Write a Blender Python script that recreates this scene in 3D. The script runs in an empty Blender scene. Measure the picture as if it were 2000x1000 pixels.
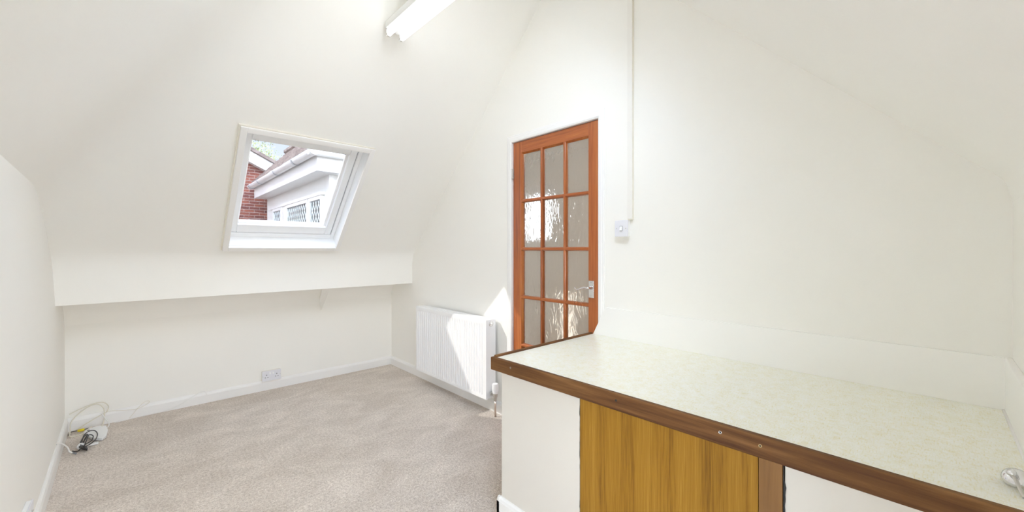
import bpy, bmesh, math, random
from mathutils import Vector, Matrix, noise
random.seed(4)
S = bpy.context.scene
C = S.collection

# ------------------------------------------------------------------ camera
ANG = math.atan(830 / 776)          # view direction in the floor plane, from +X
cam_d = bpy.data.cameras.new('camera')
cam = bpy.data.objects.new('camera', cam_d)
C.objects.link(cam)
cam.location = (0, 0, 1.268)
cam.rotation_euler = (math.pi / 2, 0, ANG - math.pi / 2)
cam_d.sensor_width = 36
cam_d.lens = 776 / 2000 * 36
cam_d.shift_y = -13 / 2000
cam_d.clip_start = 0.02
S.camera = cam

# ------------------------------------------------------------------ view and light
S.view_settings.view_transform = 'Standard'
S.view_settings.look = 'None'
S.view_settings.gamma = 1
S.view_settings.use_curve_mapping = False
S.view_settings.exposure = 0.50
S.cycles.max_bounces = 16
S.cycles.diffuse_bounces = 12
S.cycles.transparent_max_bounces = 16
S.cycles.caustics_reflective = False
S.cycles.caustics_refractive = False

SUN_DIR = Vector((0.79, -0.705, -0.885))
SUN_E = 6.2
WORLD_E = 2.9
FILL_SKY_GAIN = 5.6
TUBE_E = 1.7

w = bpy.data.worlds.new('sky'); S.world = w; w.use_nodes = True
nt = w.node_tree; nt.nodes.clear()
def wn(t, **k):
    n = nt.nodes.new(t)
    for a, b in k.items(): setattr(n, a, b)
    return n
tc = wn('ShaderNodeTexCoord'); sep = wn('ShaderNodeSeparateXYZ')
nt.links.new(tc.outputs['Generated'], sep.inputs[0])
rmp = wn('ShaderNodeValToRGB')
nt.links.new(sep.outputs['Z'], rmp.inputs[0])
e = rmp.color_ramp.elements
e[0].position = 0.0; e[0].color = (0.50, 0.50, 0.48, 1)
e[1].position = 1.0; e[1].color = (0.50, 0.66, 0.95, 1)
q = rmp.color_ramp.elements.new(0.02); q.color = (0.85, 0.90, 0.96, 1)
q = rmp.color_ramp.elements.new(0.35); q.color = (0.60, 0.74, 0.96, 1)
nz = wn('ShaderNodeTexNoise'); nz.inputs['Scale'].default_value = 3.2; nz.inputs['Detail'].default_value = 8
mp = wn('ShaderNodeMapping'); mp.inputs['Scale'].default_value = (1, 1, 2.6)
nt.links.new(tc.outputs['Generated'], mp.inputs[0]); nt.links.new(mp.outputs[0], nz.inputs['Vector'])
cr = wn('ShaderNodeValToRGB'); cr.color_ramp.elements[0].position = 0.42; cr.color_ramp.elements[1].position = 0.66
nt.links.new(nz.outputs['Fac'], cr.inputs[0])
mx = wn('ShaderNodeMix', data_type='RGBA'); mx.inputs[7].default_value = (0.95, 0.96, 0.98, 1)
nt.links.new(cr.outputs[0], mx.inputs[0]); nt.links.new(rmp.outputs[0], mx.inputs[6])
bg = wn('ShaderNodeBackground')
# -x / -y half of the sky brightened, added as fill for the room
dt = wn('ShaderNodeVectorMath', operation='DOT_PRODUCT'); dt.inputs[1].default_value = (-0.15, -0.93, 0.33)
nt.links.new(tc.outputs['Generated'], dt.inputs[0])
mr = wn('ShaderNodeMapRange'); mr.interpolation_type = 'SMOOTHSTEP'
mr.inputs['From Min'].default_value = -0.15; mr.inputs['From Max'].default_value = 0.75
mr.inputs['To Min'].default_value = WORLD_E; mr.inputs['To Max'].default_value = WORLD_E * FILL_SKY_GAIN
nt.links.new(dt.outputs['Value'], mr.inputs['Value']); nt.links.new(mr.outputs[0], bg.inputs['Strength'])
nt.links.new(mx.outputs[2], bg.inputs[0])
wo = wn('ShaderNodeOutputWorld'); nt.links.new(bg.outputs[0], wo.inputs[0])

sd = bpy.data.lights.new('sun', 'SUN'); sd.energy = SUN_E; sd.angle = math.radians(0.6); sd.color = (1, 0.96, 0.9)
sun = bpy.data.objects.new('sun', sd); C.objects.link(sun)
sun.rotation_euler = SUN_DIR.to_track_quat('-Z', 'Y').to_euler()
sun.location = (-4, 9, 9)

# ------------------------------------------------------------------ materials
def mat(name, col, rough=0.5, metal=0.0, spec=0.5, trans=0.0, emit=None, es=0.0, coat=0.0):
    m = bpy.data.materials.new(name); m.use_nodes = True
    b = m.node_tree.nodes['Principled BSDF']
    b.inputs['Base Color'].default_value = (*col, 1)
    b.inputs['Roughness'].default_value = rough
    b.inputs['Metallic'].default_value = metal
    b.inputs['Specular IOR Level'].default_value = spec
    b.inputs['Transmission Weight'].default_value = trans
    b.inputs['Coat Weight'].default_value = coat
    if emit:
        b.inputs['Emission Color'].default_value = (*emit, 1)
        b.inputs['Emission Strength'].default_value = es
    return m
def N(m, t, **k):
    n = m.node_tree.nodes.new(t)
    for a, b in k.items(): setattr(n, a, b)
    return n
def L(m, a, b): m.node_tree.links.new(a, b)
def coords(m, scale=(1, 1, 1), rot=(0, 0, 0)):
    t = N(m, 'ShaderNodeTexCoord'); p = N(m, 'ShaderNodeMapping')
    p.inputs['Scale'].default_value = scale; p.inputs['Rotation'].default_value = rot
    L(m, t.outputs['Object'], p.inputs[0]); return p.outputs[0]
def nse(m, vec, scale, detail=2, rough=0.5, dist=0.0):
    n = N(m, 'ShaderNodeTexNoise'); n.inputs['Scale'].default_value = scale
    n.inputs['Detail'].default_value = detail; n.inputs['Roughness'].default_value = rough
    n.inputs['Distortion'].default_value = dist
    L(m, vec, n.inputs['Vector']); return n.outputs['Fac']
def ramp(m, fac, stops):
    r = N(m, 'ShaderNodeValToRGB'); el = r.color_ramp.elements
    el[0].position, el[0].color = stops[0][0], (*stops[0][1], 1)
    el[1].position, el[1].color = stops[-1][0], (*stops[-1][1], 1)
    for p, c in stops[1:-1]:
        x = el.new(p); x.color = (*c, 1)
    L(m, fac, r.inputs[0]); return r.outputs[0]
def bump(m, fac, strength, dist):
    b = N(m, 'ShaderNodeBump'); b.inputs['Strength'].default_value = strength
    b.inputs['Distance'].default_value = dist
    L(m, fac, b.inputs['Height'])
    L(m, b.outputs[0], m.node_tree.nodes['Principled BSDF'].inputs['Normal']); return b
def setcol(m, out): L(m, out, m.node_tree.nodes['Principled BSDF'].inputs['Base Color'])
def mixc(m, fac, a, b, mode='MIX'):
    x = N(m, 'ShaderNodeMix', data_type='RGBA', blend_type=mode)
    if isinstance(fac, float): x.inputs[0].default_value = fac
    else: L(m, fac, x.inputs[0])
    for i, v in ((6, a), (7, b)):
        if isinstance(v, tuple): x.inputs[i].default_value = (*v, 1)
        else: L(m, v, x.inputs[i])
    return x.outputs[2]

def paint(name, c1, c2, rough=0.75):
    m = mat(name, c1, rough, spec=0.25)
    v = coords(m)
    setcol(m, ramp(m, nse(m, v, 2.2, 4), [(0.3, c1), (0.75, c2)]))
    bump(m, nse(m, v, 16, 6, 0.6), 0.10, 0.006)
    return m
M_WALL = paint('cream_wall_paint', (0.915, 0.900, 0.856), (0.922, 0.908, 0.868))
M_CEIL = paint('pale_ceiling_paint', (0.920, 0.907, 0.866), (0.928, 0.916, 0.878))
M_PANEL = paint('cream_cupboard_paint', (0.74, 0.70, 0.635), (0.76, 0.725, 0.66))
M_GLOSS = mat('white_gloss_paint', (0.90, 0.89, 0.875), 0.32)
v = coords(M_GLOSS); bump(M_GLOSS, nse(M_GLOSS, v, 30, 3), 0.06, 0.002)
M_UPST = mat('white_satin_paint', (0.935, 0.925, 0.90), 0.5)
v = coords(M_UPST); bump(M_UPST, nse(M_UPST, v, 20, 4), 0.08, 0.003)
M_CASE = mat('cream_casing_edge', (0.83, 0.79, 0.70), 0.5)
M_PLAS = mat('white_upvc', (0.90, 0.905, 0.91), 0.28)
M_ACC = mat('lilac_white_accessory_plastic', (0.80, 0.80, 0.845), 0.3)
M_GREY = mat('grey_rubber_seal', (0.42, 0.43, 0.45), 0.6)
M_RAD = mat('radiator_enamel', (0.91, 0.91, 0.915), 0.25)
M_DARK = mat('dark_slot', (0.03, 0.03, 0.03), 0.7)
M_SLOT = mat('grey_slot', (0.22, 0.22, 0.23), 0.6)
M_CHROME = mat('chrome', (0.82, 0.82, 0.83), 0.16, 1.0)
v = coords(M_CHROME); bump(M_CHROME, nse(M_CHROME, v, 60, 2), 0.08, 0.001)
M_STEEL = mat('worn_steel', (0.62, 0.60, 0.56), 0.35, 1.0)
M_BRASS = mat('brass', (0.66, 0.50, 0.26), 0.35, 1.0)
M_COPPER = mat('pale_copper', (0.72, 0.60, 0.52), 0.3, 1.0)
M_BLACK = mat('black_pvc', (0.018, 0.018, 0.02), 0.4)
M_CABLE = mat('cream_cable_pvc', (0.78, 0.74, 0.64), 0.5)
M_CABLEW = mat('white_cable_pvc', (0.87, 0.86, 0.84), 0.45)
M_YEL = mat('yellow_plastic', (0.85, 0.68, 0.03), 0.4)
M_TRUNK = mat('trunking_paint', (0.875, 0.855, 0.81), 0.5)
M_LAMP = mat('batten_enamel', (0.86, 0.86, 0.84), 0.4)
M_TUBE = mat('lit_fluorescent_tube', (0.95, 0.96, 1.0), 0.3, emit=(0.98, 0.985, 1.0), es=TUBE_E)

# carpet
M_CARP = mat('beige_twist_pile', (0.5, 0.42, 0.34), 0.95, spec=0.1)
v = coords(M_CARP)
n1 = nse(M_CARP, v, 150, 3, 0.75); n2 = nse(M_CARP, v, 70, 3, 0.7)
n3 = nse(M_CARP, coords(M_CARP, (1.0, 1.5, 1), (0, 0, 0.9)), 3.0, 5, 0.6, 0.9)
ca = ramp(M_CARP, n1, [(0.30, (0.33, 0.275, 0.235)), (0.5, (0.66, 0.59, 0.525)), (0.70, (0.95, 0.90, 0.84))])
cb = ramp(M_CARP, n2, [(0.30, (0.38, 0.32, 0.275)), (0.5, (0.66, 0.59, 0.53)), (0.70, (0.93, 0.88, 0.82))])
cc = mixc(M_CARP, 0.45, ca, cb)
cd = ramp(M_CARP, n3, [(0.36, (0.97, 0.955, 0.935)), (0.50, (1.05, 1.045, 1.035)), (0.66, (1.17, 1.17, 1.165))])
setcol(M_CARP, mixc(M_CARP, 1.0, cc, cd, 'MULTIPLY'))
bump(M_CARP, n2, 0.8, 0.012)

def wood(name, stops, axis, fine=70, coarse=9, rough=0.4, stretch=0.045, coat=0.0, dist=1.2, bmp=0.12):
    m = mat(name, stops[0][1], rough, coat=coat)
    sc = [1, 1, 1]; sc[axis] = stretch
    v1 = coords(m, tuple(sc))
    a = nse(m, v1, fine, 4, 0.65, 0.3); b = nse(m, v1, coarse, 3, 0.5, dist)
    mm = N(m, 'ShaderNodeMath', operation='MULTIPLY_ADD'); L(m, a, mm.inputs[0]); mm.inputs[1].default_value = 0.5
    m2 = N(m, 'ShaderNodeMath', operation='MULTIPLY'); L(m, b, m2.inputs[0]); m2.inputs[1].default_value = 0.5
    L(m, m2.outputs[0], mm.inputs[2])
    setcol(m, ramp(m, mm.outputs[0], stops))
    bump(m, a, bmp, 0.002)
    return m
M_OAK = wood('golden_oak_veneer', [(0.33, (0.17, 0.075, 0.008)), (0.47, (0.32, 0.155, 0.014)), (0.56, (0.365, 0.185, 0.020)), (0.67, (0.45, 0.25, 0.04))], 2, 260, 22, 0.45, stretch=0.025, dist=0.8)
M_OAK2 = wood('brown_softwood', [(0.36, (0.20, 0.092, 0.024)), (0.55, (0.27, 0.130, 0.036)), (0.68, (0.32, 0.16, 0.050))], 2, 90, 14, 0.5)
M_EDGE = wood('dark_hardwood', [(0.36, (0.060, 0.022, 0.010)), (0.46, (0.125, 0.052, 0.018)), (0.54, (0.175, 0.078, 0.026)), (0.66, (0.27, 0.135, 0.050))], 1, 60, 16, 0.6)
M_EDGEX = wood('dark_hardwood_end', [(0.36, (0.060, 0.022, 0.010)), (0.46, (0.125, 0.052, 0.018)), (0.54, (0.175, 0.078, 0.026)), (0.66, (0.27, 0.135, 0.050))], 0, 60, 16, 0.6)
for m_ in (M_EDGE, M_EDGEX, M_OAK): m_.node_tree.nodes['Principled BSDF'].inputs['Specular IOR Level'].default_value = 0.25
M_DOORV = wood('red_hardwood_upright', [(0.34, (0.23, 0.052, 0.012)), (0.47, (0.40, 0.105, 0.022)), (0.56, (0.46, 0.13, 0.028)), (0.68, (0.54, 0.19, 0.048))], 2, 75, 8, 0.3, coat=0.3)
M_DOORH = wood('red_hardwood_cross', [(0.34, (0.23, 0.052, 0.012)), (0.47, (0.40, 0.105, 0.022)), (0.56, (0.46, 0.13, 0.028)), (0.68, (0.54, 0.19, 0.048))], 1, 75, 8, 0.3, coat=0.3)

# worktop laminate, woven straw print
M_LAM = mat('straw_weave_laminate', (0.86, 0.84, 0.74), 0.3)
h = nse(M_LAM, coords(M_LAM, (1, 0.11, 1)), 360, 2, 0.6)
g = nse(M_LAM, coords(M_LAM, (0.2, 1, 1)), 300, 2, 0.6)
p = nse(M_LAM, coords(M_LAM), 24, 3, 0.6)
mm = N(M_LAM, 'ShaderNodeMath', operation='MAXIMUM'); L(M_LAM, h, mm.inputs[0]); L(M_LAM, g, mm.inputs[1])
m2 = N(M_LAM, 'ShaderNodeMath', operation='MULTIPLY_ADD'); L(M_LAM, p, m2.inputs[0]); m2.inputs[1].default_value = 0.30
L(M_LAM, mm.outputs[0], m2.inputs[2])
setcol(M_LAM, ramp(M_LAM, m2.outputs[0], [(0.60, (0.90, 0.905, 0.85)), (0.74, (0.865, 0.85, 0.72)), (0.88, (0.79, 0.73, 0.48))]))
bump(M_LAM, mm.outputs[0], 0.05, 0.001)

# clear skylight glass: lets the sun through
def clear_glass(name, tint=(0.97, 0.98, 0.98), refl=0.06):
    m = bpy.data.materials.new(name); m.use_nodes = True; t = m.node_tree; t.nodes.clear()
    tr = t.nodes.new('ShaderNodeBsdfTransparent'); tr.inputs[0].default_value = (*tint, 1)
    gl = t.nodes.new('ShaderNodeBsdfGlossy'); gl.inputs['Roughness'].default_value = 0.02
    mi = t.nodes.new('ShaderNodeMixShader'); mi.inputs[0].default_value = refl
    o = t.nodes.new('ShaderNodeOutputMaterial')
    t.links.new(tr.outputs[0], mi.inputs[1]); t.links.new(gl.outputs[0], mi.inputs[2]); t.links.new(mi.outputs[0], o.inputs[0])
    return m
M_GLASS = clear_glass('clear_window_glass')
M_TINT = clear_glass('exposure_tint_glass', (0.53, 0.533, 0.537), 0.04)  # grey tint added to darken the outside view against the room
# obscured flowing-pattern door glass
M_OBS = mat('obscured_flow_glass', (0.96, 0.95, 0.93), 0.06, trans=0.9)
M_OBS.node_tree.nodes['Principled BSDF'].inputs['IOR'].default_value = 1.55
v = coords(M_OBS, (1, 1, 0.5))
a = nse(M_OBS, v, 20, 1, 0.4, 2.2); b = nse(M_OBS, v, 9, 1, 0.5, 0.8)
m2 = N(M_OBS, 'ShaderNodeMath', operation='ADD'); L(M_OBS, a, m2.inputs[0]); L(M_OBS, b, m2.inputs[1])
bump(M_OBS, m2.outputs[0], 0.75, 0.0036)

# exterior
def brick_mat():
    m = mat('red_brick', (0.4, 0.15, 0.1), 0.9)
    t = N(m, 'ShaderNodeTexCoord'); p = N(m, 'ShaderNodeMapping'); p.inputs['Rotation'].default_value = (math.pi / 2, 0, 0)
    L(m, t.outputs['Object'], p.inputs[0])
    br = N(m, 'ShaderNodeTexBrick'); br.inputs['Scale'].default_value = 1
    br.inputs['Brick Width'].default_value = 0.215; br.inputs['Row Height'].default_value = 0.07
    br.inputs['Mortar Size'].default_value = 0.006
    br.inputs['Color1'].default_value = (0.26, 0.085, 0.055, 1); br.inputs['Color2'].default_value = (0.13, 0.042, 0.036, 1)
    br.inputs['Mortar'].default_value = (0.36, 0.28, 0.25, 1)
    L(m, p.outputs[0], br.inputs['Vector']); setcol(m, br.outputs['Color']); return m
M_BRICK = brick_mat()
M_TILE = mat('brown_roof_tile', (0.22, 0.17, 0.15), 0.85)
v = coords(M_TILE); setcol(M_TILE, ramp(M_TILE, nse(M_TILE, v, 9, 4), [(0.35, (0.16, 0.12, 0.11)), (0.65, (0.34, 0.28, 0.25))]))
M_CLAD = mat('white_cladding', (0.68, 0.67, 0.645), 0.5)
M_GUT = mat('white_gutter', (0.72, 0.71, 0.695), 0.35)
M_DGLASS = mat('dark_house_glass', (0.10, 0.13, 0.13), 0.08)
M_LEAD = mat('lead_strip', (0.70, 0.72, 0.72), 0.5)
M_LEAF = mat('spring_leaves', (0.30, 0.36, 0.14), 0.8)
v = coords(M_LEAF); setcol(M_LEAF, ramp(M_LEAF, nse(M_LEAF, v, 3, 2), [(0.35, (0.20, 0.27, 0.10)), (0.65, (0.50, 0.52, 0.26))]))
M_BARK = mat('bark', (0.18, 0.14, 0.10), 0.9)
M_GRASS = mat('grey_paving', (0.22, 0.215, 0.20), 0.95)

# ------------------------------------------------------------------ mesh helpers
def bm_new(): return bmesh.new()
def box(bm, x0, x1, y0, y1, z0, z1, mi=0):
    vs = [bm.verts.new(p) for p in ((x0, y0, z0), (x1, y0, z0), (x1, y1, z0), (x0, y1, z0), (x0, y0, z1), (x1, y0, z1), (x1, y1, z1), (x0, y1, z1))]
    for f in ((0, 3, 2, 1), (4, 5, 6, 7), (0, 1, 5, 4), (1, 2, 6, 5), (2, 3, 7, 6), (3, 0, 4, 7)):
        bm.faces.new([vs[i] for i in f]).material_index = mi
    return vs
def hull(bm, pts):
    vs = [bm.verts.new(p) for p in pts]
    bmesh.ops.convex_hull(bm, input=vs)
def prism(bm, prof, axis, a0, a1):
    """prof: closed outline in the two other axes (in x,y,z order), extruded on axis"""
    def P(q, a):
        q = list(q); q.insert(axis, a); return q
    A = [bm.verts.new(P(q, a0)) for q in prof]; B = [bm.verts.new(P(q, a1)) for q in prof]
    n = len(prof)
    bm.faces.new(A); bm.faces.new(B[::-1])
    for i in range(n): bm.faces.new((A[i], B[i], B[(i + 1) % n], A[(i + 1) % n]))
def cyl(bm, p0, p1, r, seg=20, r2=None):
    p0, p1 = Vector(p0), Vector(p1); d = (p1 - p0)
    q = d.to_track_quat('Z', 'Y').to_matrix().to_4x4(); q.translation = (p0 + p1) / 2
    bmesh.ops.create_cone(bm, cap_ends=True, segments=seg, radius1=r, radius2=r if r2 is None else r2, depth=d.length, matrix=q)
def lathe(bm, prof, p0, d, seg=24):
    """prof: list of (distance along d, radius)"""
    p0 = Vector(p0); d = Vector(d).normalized(); m = d.to_track_quat('Z', 'Y').to_matrix()
    rings = []
    for h_, r in prof:
        rings.append([bm.verts.new(p0 + m @ Vector((r * math.cos(t), r * math.sin(t), h_))) for t in [i * 2 * math.pi / seg for i in range(seg)]])
    for a_, b_ in zip(rings, rings[1:]):
        for i in range(seg): bm.faces.new((a_[i], a_[(i + 1) % seg], b_[(i + 1) % seg], b_[i]))
    bm.faces.new(rings[0][::-1]); bm.faces.new(rings[-1])
def catmull(pts, n=10):
    pts = [Vector(p) for p in pts]; P = [pts[0]] + pts + [pts[-1]]; out = []
    for i in range(1, len(P) - 2):
        a_, b_, c_, d_ = P[i - 1:i + 3]
        for k in range(n):
            t = k / n
            out.append(0.5 * ((2 * b_) + (-a_ + c_) * t + (2 * a_ - 5 * b_ + 4 * c_ - d_) * t * t + (-a_ + 3 * b_ - 3 * c_ + d_) * t ** 3))
    out.append(pts[-1]); return out
def tube(bm, pts, r, seg=8, smooth=True, rad=None):
    pts = catmull(pts) if smooth else [Vector(p) for p in pts]
    rings = []; up = Vector((0.13, 0.31, 0.94))
    for i, p_ in enumerate(pts):
        t = (pts[min(i + 1, len(pts) - 1)] - pts[max(i - 1, 0)])
        t = t.normalized() if t.length > 1e-7 else Vector((1, 0, 0))
        s_ = t.cross(up); s_ = s_.normalized() if s_.length > 1e-4 else Vector((1, 0, 0))
        u_ = s_.cross(t); up = u_
        rr = r if rad is None else rad(i / (len(pts) - 1))
        rings.append([bm.verts.new(p_ + (s_ * math.cos(a_) + u_ * math.sin(a_)) * rr) for a_ in [k * 2 * math.pi / seg for k in range(seg)]])
    for a_, b_ in zip(rings, rings[1:]):
        for i in range(seg): bm.faces.new((a_[i], a_[(i + 1) % seg], b_[(i + 1) % seg], b_[i]))
    bm.faces.new(rings[0][::-1]); bm.faces.new(rings[-1])
def obj(name, bm, m, parent=None, bevel=0.0, seg=2, smooth=False, norm=True):
    if norm: bmesh.ops.recalc_face_normals(bm, faces=bm.faces)
    me = bpy.data.meshes.new(name); bm.to_mesh(me); bm.free()
    for x in (m if isinstance(m, (list, tuple)) else [m]): me.materials.append(x)
    o = bpy.data.objects.new(name, me); C.objects.link(o)
    if smooth:
        for f in me.polygons: f.use_smooth = True
    if bevel:
        b_ = o.modifiers.new('bevel', 'BEVEL'); b_.width = bevel; b_.segments = seg; b_.limit_method = 'ANGLE'; b_.angle_limit = math.radians(40)
        for f in me.polygons: f.use_smooth = True
        ws = o.modifiers.new('wn', 'WEIGHTED_NORMAL'); ws.keep_sharp = True
    if parent:
        o.parent = parent
        o.matrix_parent_inverse = Matrix.Translation(-parent.location)
    return o
def tag(o, label, cat, group=None):
    o['label'] = label; o['category'] = cat
    if group: o['group'] = group
    return o
def empty(name, loc):
    o = bpy.data.objects.new(name, None); C.objects.link(o); o.location = loc; o.empty_display_size = 0.05; return o
def thing(name, loc, label, cat, group=None): return tag(empty(name, loc), label, cat, group)
def struct(o): o['kind'] = 'structure'; return o
def sbox(name, b, m, bevel=0.0, parent=None):
    bm = bm_new(); box(bm, *b); o = obj(name, bm, m, parent, bevel)
    return o if parent else struct(o)

# ------------------------------------------------------------------ room dimensions
D = 2.035            # wall with the door (plane x)
YK = 4.137           # low wall under the window
YL = 3.676           # face of the boxed ledge
YN = -0.165          # near wall
ZL = 0.921           # underside of the ledge
K0 = 4.88            # window slope: z = K0 - y
def xw(y, z=0.0):    # left wall, slightly out of square and leaning out
    t = min(max((z - 0.6) / 1.0, 0), 1); t = t * t * (3 - 2 * t)
    return -0.384 + 0.026 * (YK - y) - 0.034 * t
def smin(a_, b_, k):
    h_ = max(k - abs(a_ - b_), 0) / k
    return min(a_, b_) - h_ * h_ * k * 0.25
def ceil_z(x, y):
    z = smin(K0 - y, 1.59 + 1.15 * (x + 0.39), 0.26)
    z = smin(z, 1.64 + y, 0.10)
    z = smin(z, 1.43 + 9 * (y - YN), 0.12)
    return z + 0.006 * noise.noise(Vector((x * 1.3, y * 1.3, 0)))

# floor
bm = bm_new()
nx, ny = 30, 50
x0, x1, y0, y1 = -0.50, D, YN, YK
g_ = [[bm.verts.new((x0 + (x1 - x0) * i / nx, y0 + (y1 - y0) * j / ny, 0)) for j in range(ny + 1)] for i in range(nx + 1)]
for i in range(nx):
    for j in range(ny): bm.faces.new((g_[i][j], g_[i + 1][j], g_[i + 1][j + 1], g_[i][j + 1]))
r_ = bmesh.ops.extrude_face_region(bm, geom=bm.faces[:])
for v_ in r_['geom']:
    if isinstance(v_, bmesh.types.BMVert): v_.co.z = -0.08
struct(obj('floor', bm, M_CARP))

# ceiling with the two roof-window openings
WX0, WX1 = 0.475, 1.248                       # roof window opening, x
WY0, WY1 = 2.895, 3.585                       # on the slope surface, y
NX0, NX1, NY0, NY1 = 0.74, 1.36, 0.55, 1.22  # second roof window, out of view, added to brighten the room
def axis_pts(a_, b_, step, must):
    m_ = sorted([a_, b_] + must); out = []
    for p_, q_ in zip(m_, m_[1:]):
        k = max(1, round((q_ - p_) / step))
        out += [p_ + (q_ - p_) * i / k for i in range(k)]
    return out + [m_[-1]]
xs = axis_pts(-0.50, D + 0.02, 0.03, [WX0, WX1, NX0, NX1])
YC = 3.612
ys = axis_pts(YN - 0.02, YC, 0.03, [WY0, WY1, NY0, NY1, YN, YN + 0.01, YN + 0.02, YN + 0.03])
bm = bm_new()
G = [[bm.verts.new((x, y, ceil_z(x, y))) for y in ys] for x in xs]
for i in range(len(xs) - 1):
    for j in range(len(ys) - 1):
        cx, cy = (xs[i] + xs[i + 1]) / 2, (ys[j] + ys[j + 1]) / 2
        if WX0 < cx < WX1 and WY0 < cy < WY1: continue
        if NX0 < cx < NX1 and NY0 < cy < NY1: continue
        bm.faces.new((G[i][j], G[i][j + 1], G[i + 1][j + 1], G[i + 1][j]))
# ledge face and underside
n_ = len(ys) - 1
prev = [G[i][n_] for i in range(len(xs))]
for k in range(1, 9):
    t = k / 8; cur = []
    for i, x in enumerate(xs):
        z0c = G[i][n_].co.z
        yq = (1 - t) ** 2 * YC + 2 * t * (1 - t) * (YL + 0.002) + t * t * YL
        zq = (1 - t) ** 2 * z0c + 2 * t * (1 - t) * (z0c - (YL - YC)) + t * t * 1.09
        cur.append(bm.verts.new((x, yq, zq)))
    for i in range(len(xs) - 1): bm.faces.new((prev[i], cur[i], cur[i + 1], prev[i + 1]))
    prev = cur
row1 = [bm.verts.new((x, YL, ZL)) for x in xs]
for i in range(len(xs) - 1): bm.faces.new((prev[i], row1[i], row1[i + 1], prev[i + 1]))
for yq, zq in ((3.90, 0.917), (4.00, 0.905), (4.07, 0.880), (4.11, 0.840), (4.130, 0.79), (YK + 0.002, 0.72)):
    row2 = [bm.verts.new((x, yq, zq)) for x in xs]
    for i in range(len(xs) - 1): bm.faces.new((row1[i], row2[i], row2[i + 1], row1[i + 1]))
    row1 = row2
c_ = obj('ceiling', bm, M_CEIL, smooth=True)
em = c_.modifiers.new('es', 'EDGE_SPLIT'); em.split_angle = math.radians(40)
struct(c_)

# walls
bm = bm_new()
zs = axis_pts(0.0, 2.0, 0.1, []); yy = axis_pts(YN - 0.1, YK + 0.10, 0.18, [])
A = [[bm.verts.new((xw(y, z), y, z)) for z in zs] for y in yy]
B = [[bm.verts.new((xw(y, z) - 0.1, y, z)) for z in zs] for y in yy]
for i in range(len(yy) - 1):
    for j in range(len(zs) - 1):
        bm.faces.new((A[i][j], A[i + 1][j], A[i + 1][j + 1], A[i][j + 1]))
        bm.faces.new((B[i][j], B[i][j + 1], B[i + 1][j + 1], B[i + 1][j]))
struct(obj('wall_left', bm, M_WALL, smooth=True))
sbox('wall_far', (-0.5, D + 0.1, YK, YK + 0.1, -0.08, 1.0), M_WALL)
V0, V1, U0, U1 = -0.22, 0.42, 0.30, 1.36      # added_window_3 unseen behind the camera, put in for fill light: x range, z range
bm = bm_new()
box(bm, -0.45, V0, YN - 0.1, YN, -0.08, 1.62); box(bm, V1, D + 0.1, YN - 0.1, YN, -0.08, 1.62)
box(bm, V0, V1, YN - 0.1, YN, -0.08, U0); box(bm, V0, V1, YN - 0.1, YN, U1, 1.62)
struct(obj('wall_near', bm, M_WALL))
DY0, DY1, DZ = 1.400, 2.170, 2.064            # door opening
bm = bm_new()
box(bm, D, D + 0.1, YN, DY0, -0.08, 3.4); box(bm, D, D + 0.1, DY1, YK, -0.08, 3.4); box(bm, D, D + 0.1, DY0, DY1, DZ, 3.4)
struct(obj('wall_right', bm, M_WALL))

# baseboards
def skirt(name, prof_pts, p0, p1, nrm, parent=None):
    """skirting from p0 to p1; nrm points into the room; prof (out, z)"""
    bm = bm_new(); p0 = Vector((*p0, 0)); p1 = Vector((*p1, 0)); nrm = Vector((*nrm, 0)).normalized()
    A_ = [bm.verts.new(p0 + nrm * o_ + Vector((0, 0, z_))) for o_, z_ in prof_pts]
    B_ = [bm.verts.new(p1 + nrm * o_ + Vector((0, 0, z_))) for o_, z_ in prof_pts]
    bm.faces.new(A_); bm.faces.new(B_[::-1]); k = len(A_)
    for i in range(k): bm.faces.new((A_[i], B_[i], B_[(i + 1) % k], A_[(i + 1) % k]))
    o = obj(name, bm, M_GLOSS, parent)
    return o if parent else struct(o)
SK = [(0, 0), (0.017, 0), (0.017, 0.066), (0.013, 0.078), (0.007, 0.087), (0, 0.088)]
skirt('baseboard_far', SK, (-0.37, YK), (D, YK), (0, -1))
skirt('baseboard_right', SK, (D, 2.228), (D, YK - 0.017), (-1, 0))
skirt('baseboard_left', [(-0.01, 0), (0.017, 0), (0.017, 0.07), (0.012, 0.084), (0.005, 0.092), (-0.01, 0.093)], (xw(YK), YK - 0.017), (xw(YN), YN), (1, 0.026))

# plastered rafter foot under the ledge
bm = bm_new()
hull(bm, [(1.165, 3.680, 0.925), (1.232, 3.680, 0.925), (1.209, 3.90, 0.792), (1.300, 4.14, 0.668), (1.285, 4.14, 0.80), (1.335, 4.14, 0.81)])
struct(obj('trim_1', bm, M_WALL))

# ------------------------------------------------------------------ roof window
IS2 = math.sqrt(0.5)
def slope_frame(K, ysurf, x):     # helper: matrix with X along room x, Y down the slope, Z out of the room
    return Matrix(((1, 0, 0, x), (0, IS2, IS2, ysurf), (0, -IS2, IS2, K - ysurf), (0, 0, 0, 1)))
def in_frame(Mx, fn):
    bm = bm_new(); fn(bm); bm.transform(Mx); return bm
T = (WY1 - WY0) / IS2             # opening length down the slope
MW = slope_frame(K0, WY0, 0)
win = struct(empty('window_1', (0.86, WY1, K0 - WY1)))
def ring(bm, x0, x1, t0, t1, w_, d0, d1, wr=None, wt=None, wb=None):
    wr = w_ if wr is None else wr; wt = w_ if wt is None else wt; wb = w_ if wb is None else wb
    box(bm, x0, x0 + w_, t0, t1, d0, d1); box(bm, x1 - wr, x1, t0, t1, d0, d1)
    box(bm, x0 + w_, x1 - wr, t0, t0 + wt, d0, d1); box(bm, x0 + w_, x1 - wr, t1 - wb, t1, d0, d1)
cw = 0.036
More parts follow.
